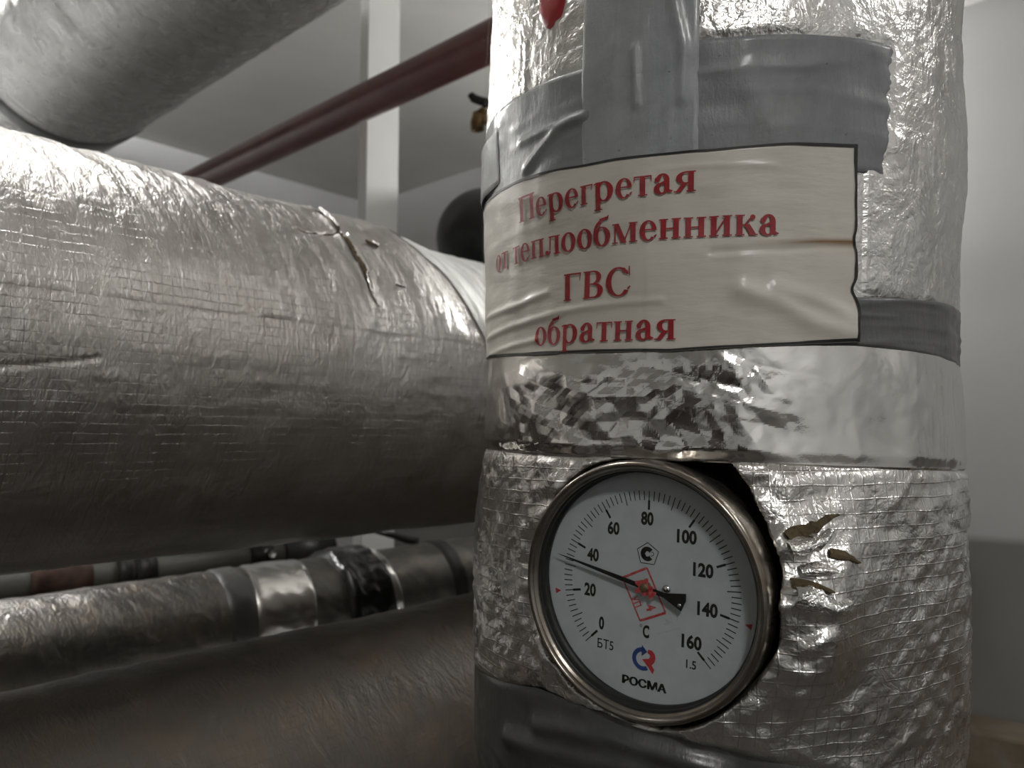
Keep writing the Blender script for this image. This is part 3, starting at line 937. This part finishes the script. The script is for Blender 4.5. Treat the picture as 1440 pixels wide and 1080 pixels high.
def text_mesh(name, txt, x, y, height, kx, bold, h, mat, parent, rot=0.0, width=None, spread=()):
    cu = bpy.data.curves.new('txt', 'FONT'); cu.body = txt
    cu.size = 1.0; cu.offset = bold; cu.resolution_u = 3
    ob = bpy.data.objects.new('txt', cu); COL.objects.link(ob)
    dg = bpy.context.evaluated_depsgraph_get()
    me = bpy.data.meshes.new_from_object(ob.evaluated_get(dg))
    vv = np.array([v.co[:2] for v in me.vertices]); ff = [tuple(p.vertices) for p in me.polygons]
    bpy.data.objects.remove(ob); bpy.data.curves.remove(cu); bpy.data.meshes.remove(me)
    mn, mx = vv.min(0), vv.max(0)
    sc_ = height / (mx[1] - mn[1])
    vv = (vv - (mn + mx) / 2) * sc_
    vv[:, 0] *= (width / (vv[:, 0].max() - vv[:, 0].min())) if width else kx
    if spread:
        n0 = len(vv); f0 = list(ff); v0 = vv.copy()
        for k, sh in enumerate(spread):
            vv = np.vstack([vv, v0 + np.array(sh)]); ff = ff + [tuple(i + n0 * (k + 1) for i in f) for f in f0]
    cr, sr = math.cos(rot), math.sin(rot)
    V = [gp(x + a * cr - b_ * sr, y + a * sr + b_ * cr, h) for a, b_ in vv]
    return mesh_obj(name, V, ff, mat, parent, smooth=False)
for t, x, y in (('0', -20.5, -18.85), ('20', -26.45, -5.5), ('40', -25.5, 9.66), ('60', -16.0, 22.3), ('80', -.6, 28.0), ('100', 16.75, 22.5),
                ('120', 23.9, 10.1), ('140', 26.0, -5.1), ('160', 19.8, -19.05)):
    text_mesh('numeral', t, x, y, 5.7, .60, .040, .06, 'black_ink', dial, width={1: 2.5, 2: 5.6, 3: 8.4}[len(t)])
text_mesh('unit_sign', 'C', .1, -18.6, 5.4, .55, .04, .06, 'black_ink', dial, width=2.9)
text_mesh('unit_sign', 'o', -2.2, -16.5, 1.2, .9, 0, .06, 'black_ink', dial)
text_mesh('small_lettering', 'БТ5', -18.35, -27.45, 4.1, .75, .012, .06, 'black_ink', dial, width=7.6)
text_mesh('small_lettering', '1.5', 19.85, -28.0, 3.4, .7, .02, .06, 'black_ink', dial, width=4.2)
text_mesh('maker_lettering', 'РОСМА', -.2, -40.1, 3.5, 1, .008, .06, 'black_ink', dial, width=19.4, spread=((.28, 0), (-.28, 0), (.14, .12), (-.14, -.12)))['label'] = 'bold black maker lettering'
def arc_poly(cx, cy, ro, ri, a0, a1, n=24):
    A = [math.radians(a0 + (a1 - a0) * k / n) for k in range(n + 1)]
    return [(cx + ro * math.cos(a), cy + ro * math.sin(a)) for a in A] + [(cx + ri * math.cos(a), cy + ri * math.sin(a)) for a in reversed(A)]
px8 = lambda L: [dp(820 + x / 8, 850 + y / 8) for x, y in L]
flat_polys('logo_arc', [arc_poly(-1.05, -30.1, 4.75, 2.95, 82, 302), [(-1.6, -24.3), (.95, -26.8), (-1.6, -29.0)]], .06, 'blue_ink', dial)['label'] = 'blue curved arrow of the logo'
flat_polys('logo_letter', [px8([(735, 508), (778, 522), (806, 560), (816, 610), (802, 655), (772, 686), (802, 738), (783, 787), (733, 708), (664, 615), (738, 612), (756, 592), (750, 566), (724, 548)])],
           .07, 'logo_red', dial)['label'] = 'red letter of the logo'
# approval mark
pent = [(-.13, 18.1), (4.83, 14.9), (2.97, 9.4), (-3.09, 9.4), (-4.75, 14.85)]
flat_polys('approval_mark', [bar(*pent[k], *pent[(k + 1) % 5], .34) for k in range(5)] +
           [arc_poly(-.2, 13.4, 3.0, 1.35, 40, 320)] + [arc_poly(-.2, 13.4, 1.5, 1.1, 30, 330)] +
           [arc_poly(1.75, 13.6, 1.0, .72, -120, 120), arc_poly(-1.2, 13.4, 2.0, .1, 60, 300)], .06, 'black_ink', dial)['label'] = 'black pentagon mark'
# red stamp
st = [(-11.2, 1.9), (-.15, 7.6), (8.5, -9.4), (-2.7, -14.6)]
flat_polys('red_stamp', [bar(*st[0], *st[1], 1.0), bar(*st[1], *st[2], .7), bar(*st[2], *st[3], 1.0), bar(*st[3], *st[0], .65)], .08, 'stamp_ink', dial)['label'] = 'red stamped frame'
sa = math.atan2(st[3][1] - st[0][1], st[3][0] - st[0][0])
text_mesh('stamp_lettering', 'УП', -4.6, -7.0, 3.4, .8, .028, .08, 'stamp_ink', dial, sa)
text_mesh('stamp_lettering', '4', 1.9, -8.4, 4.4, .8, .05, .08, 'stamp_ink', dial, sa)
gs = [(15.0, -14.3), (4.7, -18.8), (12.4, -7.3)]
flat_polys('faded_stamp', [bar(*gs[0], *gs[1], .45), bar(*gs[0], *gs[2], .4)], .05, 'ghost_ink', dial)
text_mesh('faded_stamp', '4', 9.6, -12.8, 4.2, .9, .01, .05, 'ghost_ink', dial, sa)
# needle
na = math.atan2(8.45, -41.77)
nd = np.array([math.cos(na), math.sin(na)]); nn_ = np.array([-nd[1], nd[0]])
def npt(a, b_): return tuple(nd * a + nn_ * b_)
needle = flat_polys('needle', [[npt(42.6, 0), npt(36, -.32), npt(11, -.95), npt(-9, -1.0), npt(-9.2, -1.05), npt(-17.6, -3.9), npt(-18.2, -1.0), npt(-17.2, 3.6),
                                npt(-9.2, 1.05), npt(11, .95), npt(36, .32)][::-1]], 2.9, 'needle', gauge, .45)
def stampblob(seed, cx, cy, r, h, mat, parent, name, k=3, amp=.35):
    rnd = random.Random(seed); ph = [rnd.uniform(0, 6.28) for _ in range(4)]
    poly = []
    for a in np.linspace(0, 2 * math.pi, 40, endpoint=False):
        rr = r * (1 + amp * (.6 * math.sin(k * a + ph[0]) + .4 * math.sin((k + 2) * a + ph[1])))
        poly.append((cx + rr * math.cos(a), cy + rr * math.sin(a)))
    return flat_polys(name, [poly], h, mat, parent, .1)
stampblob(4, -.2, .2, 3.3, 3.2, 'stamp_ink', needle, 'ink_smear', 5, .4)
stampblob(8, 3.2, -1.8, 1.9, 3.2, 'stamp_ink', needle, 'ink_smear', 4, .35)
def small_lathe(name, x, y, prof, mat, parent, seg=24):
    t = np.linspace(0, 2 * math.pi, seg, endpoint=False)
    Pm = np.stack([np.stack([gp(x + r * math.cos(a), y + r * math.sin(a), h) for r, h in prof]) for a in t])
    return grid_obj(name, Pm, mat, parent, None, wrap_u=True)
small_lathe('hub', 0, 0, [(1.9, .05), (1.9, 3.3), (1.6, 3.7), (.9, 3.9), (.01, 3.95)], 'brass_dull', needle)
small_lathe('adjusting_screw', 8.8, .3, [(1.9, .05), (1.9, .5), (1.5, 1.2), (.8, 1.6), (.01, 1.7)], 'chrome', gauge)
stampblob(2, -15.9 , 4.6, .01, 3, 'needle', needle, 'pin', 3, .1) if False else None
small_lathe('counterweight_pin', 15.4, -4.6, [(.8, 2.8), (.8, 3.15), (.01, 3.25)], 'chrome', needle, 12)
glathe('glass', [(.05, 7.3), (25, 7.3), (48.3, 7.3)], 'glass', gauge, 64)

# ================================================================== HORIZONTAL PIPES
def hpipe(name, axis, c1, zc, R, t0, t1, dense, step, mat, parent, disp, rfun=None, arc=None, seg_coarse=28):
    """axis 'd': pipe runs along d at n=c1; axis 'n': runs along n at d=c1"""
    L = DV if axis == 'd' else NV
    A = -NV if axis == 'd' else -DV
    ta = np.linspace(dense[0], dense[1], int((dense[1] - dense[0]) / step))
    tc = np.concatenate([np.linspace(t0, dense[0], 8)[:-1], ta, np.linspace(dense[1], t1, 10)[1:]])
    a0, a1 = arc
    al = np.concatenate([np.linspace(a0, a1, int((a1 - a0) * R / step)), np.linspace(a1, a0 + 2 * math.pi, seg_coarse)[1:-1]])
    T, AL = np.meshgrid(tc, al, indexing='ij')
    Rr = R + (rfun(T) if rfun else 0) + disp(T, AL * R)
    base = CAM + c1 * (NV if axis == 'd' else DV) + zc * UP
    Pm = base + T[..., None] * L + (Rr * np.cos(AL))[..., None] * A + (Rr * np.sin(AL))[..., None] * UP
    nt_, na_ = T.shape
    I = np.arange(nt_ * na_).reshape(nt_, na_); I = np.hstack([I, I[:, :1]])
    Fq = np.stack([I[:-1, :-1], I[:-1, 1:], I[1:, 1:], I[1:, :-1]], -1).reshape(-1, 4)
    if axis == 'n': Fq = Fq[:, ::-1]
    return mesh_obj(name, Pm, Fq, mat, parent, np.stack([T, AL * R], -1))
def hsurf(axis, c1, zc, R, rfun=None, disp=None):
    L = DV if axis == 'd' else NV
    A = -NV if axis == 'd' else -DV
    base = CAM + c1 * (NV if axis == 'd' else DV) + zc * UP
    def f(t, sa_, o):
        t = np.asarray(t, float); sa_ = np.asarray(sa_, float)
        Rr = R + (rfun(t) if rfun else 0) + (disp(t, sa_) if disp else 0) + o
        al = sa_ / R
        return base + t[..., None] * L + (Rr * np.cos(al))[..., None] * A + (Rr * np.sin(al))[..., None] * UP
    return f
def hinv(axis, c1, zc, R):
    L = DV if axis == 'd' else NV
    A = -NV if axis == 'd' else -DV
    def f(u, v):
        r_ = ray(u, v)
        lx, ax_, uz = r_ @ L, r_ @ A, r_[2]
        # axis centre at (a=-c1, z=zc)
        ca, cz = -c1, zc
        a_, b_, c_ = ax_ ** 2 + uz ** 2, ax_ * ca + uz * cz, ca ** 2 + cz ** 2 - R * R
        t = (b_ - math.sqrt(max(b_ * b_ - a_ * c_, 0))) / a_
        return lx * t, math.atan2(uz * t - cz, ax_ * t - ca) * R
    return f

# ---- thick pipe in the middle
BN, BZ, BR = .717, .069, .174
binv = hinv('d', BN, BZ, BR)
crack_main = [binv(*p) for p in ((432, 287), (447, 301), (467, 318), (478, 330), (490, 344), (500, 362), (512, 382), (517, 396), (521, 412), (530, 430))]
crack_br = [binv(*p) for p in ((418, 322), (432, 327), (449, 330), (476, 328))]
crease = [binv(*p) for p in ((-30, 518), (40, 513), (100, 508), (140, 503))]
def big_r(t): return 0 * t
seam_a = 9.5 * math.pi / 180 * BR
def big_disp(t, sa_):
    upz = sstep(-.03, .06, sa_)
    h = (-.014 * sstep(.47, .62, t) + .003 * np.exp(-((t - .50) / .02) ** 2)) * sstep(.02, .10, sa_) + .0022 * (fbm(t * 14, sa_ * 12, 5, 3) - .5)
    h = h + upz * .0028 * (ridged(t * 34 + sa_ * 9, sa_ * 9, 44, 3) - .5)
    h = h + upz * .0009 * (ridged(t * 90, sa_ * 45, 46, 2) - .5)
    h = h + .0007 * (ridged(t * 30, sa_ * 60, 47, 2) - .5)
    h = h + .00028 * np.tanh((sa_ - seam_a - .0008 * np.sin(t * 40)) / .0004)
    h = h - .0010 * np.exp(-(seg_dist(t, sa_, crease) / .0016) ** 2)
    near = np.exp(-(seg_dist(t, sa_, crack_main) / .006) ** 2)
    h = h + .0022 * near - .004 * np.exp(-(seg_dist(t, sa_, crack_main) / .0014) ** 2)
    h = h - .0028 * np.exp(-(seg_dist(t, sa_, crack_br) / .0014) ** 2)
    return h
big = thing('insulated_main_pipe', 'thick foil wrapped pipe running level, its foil torn open near the top', 'pipe', dnz(.4, BN, BZ - BR))
hpipe('foil_jacket', 'd', BN, BZ, BR, D0 + .002, D1 - .002, (-.02, .72), .0017, 'foil_big', big, big_disp, big_r, (-1.75, 2.0))
bs = hsurf('d', BN, BZ, BR, big_r, big_disp)
strip_on('tear', crack_main, [.0016, .003, .004, .003, .004, .005, .0058, .004, .002, .0006], (.0012, .0022, .0022, .0012), 'insul', big, bs, 'brown tear in the foil')
strip_on('tear', crack_br, [.0006, .0016, .002, .001], (.0006, .0016, .0016, .0006), 'insul', big, bs, 'brown tear in the foil')
for pl, w in (([(447, 299), (462, 312), (473, 323)], [.001, .0024, .001]), ([(486, 334), (489, 338)], [.003, .003]), ([(514, 384), (518, 402), (524, 418), (531, 432)], [.001, .0028, .0022, .0008])):
    strip_on('foil_flap', [binv(*p) for p in pl], w, (.002, .0042, .0040, .0014), 'foil_flap', big, bs)
strip_on('torn_patch', [binv(*p) for p in ((512, 341), (522, 346), (531, 349))], [.001, .004, .002], (.0008, .003, .003, .0008), 'insul', big, bs)
strip_on('torn_patch', [binv(*p) for p in ((521, 343), (530, 348))], [.002, .0025], (.001, .0045, .0045, .001), 'foil_flap', big, bs)
strip_on('puncture', [binv(*p) for p in ((554, 402), (562, 404), (571, 406))], [.001, .002, .0006], (.0004, .0010, .0010, .0004), 'dark_hole', big, bs)
# pale shell laid on to paint the bright reflection towards the bend
def highlight_shell():
    t = np.concatenate([np.linspace(.50, .80, 90), np.linspace(.82, 1.6, 12)]); a = np.linspace(.02, 2.6, 130)
    T, A_ = np.meshgrid(t, a, indexing='ij')
    T = T + .06 * np.cos(A_) ** 2 * np.clip(1 - (T - .50) / .30, 0, 1) * 1.2 + (vnoise(A_ * 9, 1, 3) - .5) * .006 * np.clip(1 - (T - .50) / .30, 0, 1)
    Pm = bs(T, A_ * BR, .0010 + .0015 * sstep(.7, .8, T) + .0008 * (ridged(T * 60, A_ * 5, 4, 2) - .5) * sstep(.5, .56, T))
    grid_obj('foil_highlight', Pm, 'foil_highlight', big, np.stack([T, A_ * BR], -1), flip=True)
highlight_shell()

# ---- lower front pipe
LN, LZ, LR = .55, -.287, .13
low = thing('insulated_front_pipe', 'dusty brownish foil pipe lying lowest in front of the others', 'pipe', dnz(.4, LN, LZ - LR))
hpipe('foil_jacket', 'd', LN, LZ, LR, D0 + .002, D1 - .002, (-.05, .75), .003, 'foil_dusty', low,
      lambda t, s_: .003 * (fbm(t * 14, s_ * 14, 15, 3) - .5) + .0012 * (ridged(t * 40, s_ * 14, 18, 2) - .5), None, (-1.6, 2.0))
# ---- lower rear pipe
MN, MZ, MR = .96, -.28, .11
mid = thing('insulated_rear_pipe', 'foil pipe with black wrapped joint lying between the thick pipe and the dusty one', 'pipe', dnz(.4, MN, MZ - MR))
mdisp = lambda t, s_: .004 * (fbm(t * 14, s_ * 14, 25, 3) - .5) + .0016 * (ridged(t * 40 + s_ * 20, s_ * 14, 28, 2) - .5)
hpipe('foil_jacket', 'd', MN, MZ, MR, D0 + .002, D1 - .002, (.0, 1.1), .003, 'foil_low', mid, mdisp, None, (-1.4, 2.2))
msf = hsurf('d', MN, MZ, MR, None, mdisp)
def mband(name, t0, t1, off, mat, skew=.0, a0=-1.2, a1=2.6, lump=0.0):
    t = np.linspace(t0, t1, max(6, int((t1 - t0) / .004))); a = np.linspace(a0, a1, 70)
    T, A_ = np.meshgrid(t, a, indexing='ij')
    T2 = T + skew * (A_ - .6)
    prof = np.minimum(1, np.minimum(T - t0, t1 - T) / .004)
    o = off * prof + lump * (ridged(T * 45, A_ * 4, 6, 2)) * prof
    return grid_obj(name, msf(T2, A_ * MR, o), mat, mid, np.stack([T2, A_ * MR], -1), flip=True)
mband('grey_tape_band', .470, .505, .0025, 'tape_dark', .02)
mband('foil_tape_band', .505, .590, .0025, 'foil_tape', .03)
mband('black_wrap', .640, .715, .006, 'bitumen', .02, lump=.007)
mband('foil_tape_band', .712, .732, .004, 'foil_tape', .02)
mband('strap', .835, .865, .004, 'strap', .03)
tube('strap_end', [msf(np.array(.86), np.array(1.75 * MR), .004), msf(np.array(.845), np.array(1.85 * MR), .010), msf(np.array(.83), np.array(1.95 * MR), .022), msf(np.array(.80), np.array(2.0 * MR), .034)],
     [.006, .007, .006, .003], 'strap', mid, 8)

# ---- pipe under the ceiling
UD, UZ, UR = .535, .80, .185
duct = thing('insulated_ceiling_pipe', 'silver foil wrapped pipe with dark tape ring hanging under the ceiling', 'pipe', dnz(UD, 1.3, UZ - UR))
udisp = lambda t, s_: .004 * (fbm(t * 10, s_ * 10, 35, 3) - .5) + .0022 * (ridged(t * 55, s_ * 7, 38, 3) - .5)
hpipe('foil_jacket', 'n', UD, UZ, UR, -.05, N1 - .002, (.6, 2.0), .003, 'foil_duct', duct, udisp, None, (-2.6, 1.4))
usf = hsurf('n', UD, UZ, UR, None, udisp)
def ring(t0, t1, off, mat):
    t = np.linspace(t0, t1, 8); a = np.linspace(-math.pi, math.pi, 120)
    T, A_ = np.meshgrid(t, a, indexing='ij')
    pr = np.minimum(1, np.minimum(T - t0, t1 - T) / .004)
    grid_obj('tape_ring', usf(T, A_ * UR, off * pr), mat, duct, np.stack([T, A_ * UR], -1))
ring(1.70, 1.75, .003, 'tape_dark')

# ---- red pipe
red = thing('red_pipe', 'plain dark red painted pipe crossing overhead behind the foil pipes', 'pipe', dnz(.885, 1.3, .655 - .033))
tube('pipe_run', [dnz(.885, n_, .655) for n_ in np.linspace(N0 + .002, N1 - .002, 24)], .033, 'red_pipe', red, 40)

# ---- black rubber insulated vessel behind
VR = .118
vessel = thing('black_vessel', 'black rubber covered vessel with a domed end behind the pipes', 'vessel', dnz(1.7, 1.25, .48 - VR))
prof = [(VR * math.sin(a) + .0005, -VR * math.cos(a)) for a in np.linspace(0, math.pi / 2, 14)] + [(VR, x) for x in np.linspace(.05, D1 - 1.30 - .002, 6)]
lathe('rubber_jacket', dnz(1.30, 1.25, .48), DV, prof, 'black_rubber', vessel, 48)
lathe('flange', dnz(D1 - .03, 1.25, .48), DV, [(VR, -.01), (VR + .03, -.01), (VR + .03, .028), (.01, .028)], 'dark_iron', vessel, 36)
lathe('seam_band', dnz(1.45, 1.25, .48), DV, [(VR, -.02), (VR + .002, -.018), (VR + .002, .018), (VR, .02)], 'strap', vessel, 48)

# ---- small brass valve on a thin pipe
vd, vn = 1.02, .98
def at_depth(u, v, y): 
    r_ = ray(u, v); return CAM + r_ * (y / r_[1])
vc = at_depth(700, 165, 1.35)
valve = thing('brass_valve', 'small aged brass valve with black lever on a thin upright pipe', 'valve', (vc[0], vc[1], CZ + .2))
tube('riser', [np.array([vc[0], vc[1], z_]) for z_ in (CZ + .20, CZ + .6, CZ + ZC)], .011, 'olive', valve, 14)
ex = np.array([-1.0, -.15, 0]); ex /= np.linalg.norm(ex)
tube('valve_body', [vc, vc + ex * .012, vc + ex * .014, vc + ex * .030, vc + ex * .032, vc + ex * .042 + UP * -.004], [.010, .010, .016, .016, .012, .011], 'brass', valve, 14)
tube('outlet', [vc + ex * .034, vc + ex * .038 - UP * .012, vc + ex * .036 - UP * .026], [.012, .012, .013], 'brass', valve, 12)
tube('stem', [vc + ex * .022 + UP * .01, vc + ex * .022 + UP * .028], .006, 'dark_iron', valve, 10)
tube('lever', [vc + ex * .012 + UP * .026, vc + ex * .030 + UP * .028, vc + ex * .044 + UP * .032, vc + ex * .050 + UP * .040], [.007, .008, .008, .006], 'strap', valve, 10)

# ---- thin painted pipe with clamps seen in the gap
gn, gz = 1.55, -.252
rail = thing('olive_pipe', 'thin olive grey painted pipe glimpsed in the gap between foil pipes', 'pipe', dnz(.5, gn, gz - .03))
tube('pipe_run', [dnz(x, gn, gz) for x in np.linspace(D0 + .002, 1.08, 12)], .030, 'olive', rail, 24)
for x, w, mt in ((.605, .012, 'dark_iron'), (.645, .020, 'dark_iron'), (.89, .026, 'dark_iron'), (1.012, .065, 'dark_iron')):
    tube('clamp', [dnz(x - w, gn, gz), dnz(x + w, gn, gz)], .037, mt, rail, 24)
tube('coupling', [dnz(.45, gn, gz), dnz(.465, gn, gz), dnz(.47, gn, gz), dnz(.52, gn, gz), dnz(.525, gn, gz), dnz(.55, gn, gz)], [.034, .034, .041, .041, .035, .035], 'rust', rail, 10)
for x in (.90,):
    tube('bolt', [dnz(x, gn - .03, gz + .008), dnz(x, gn - .052, gz + .010)], .010, 'chrome', rail, 6)
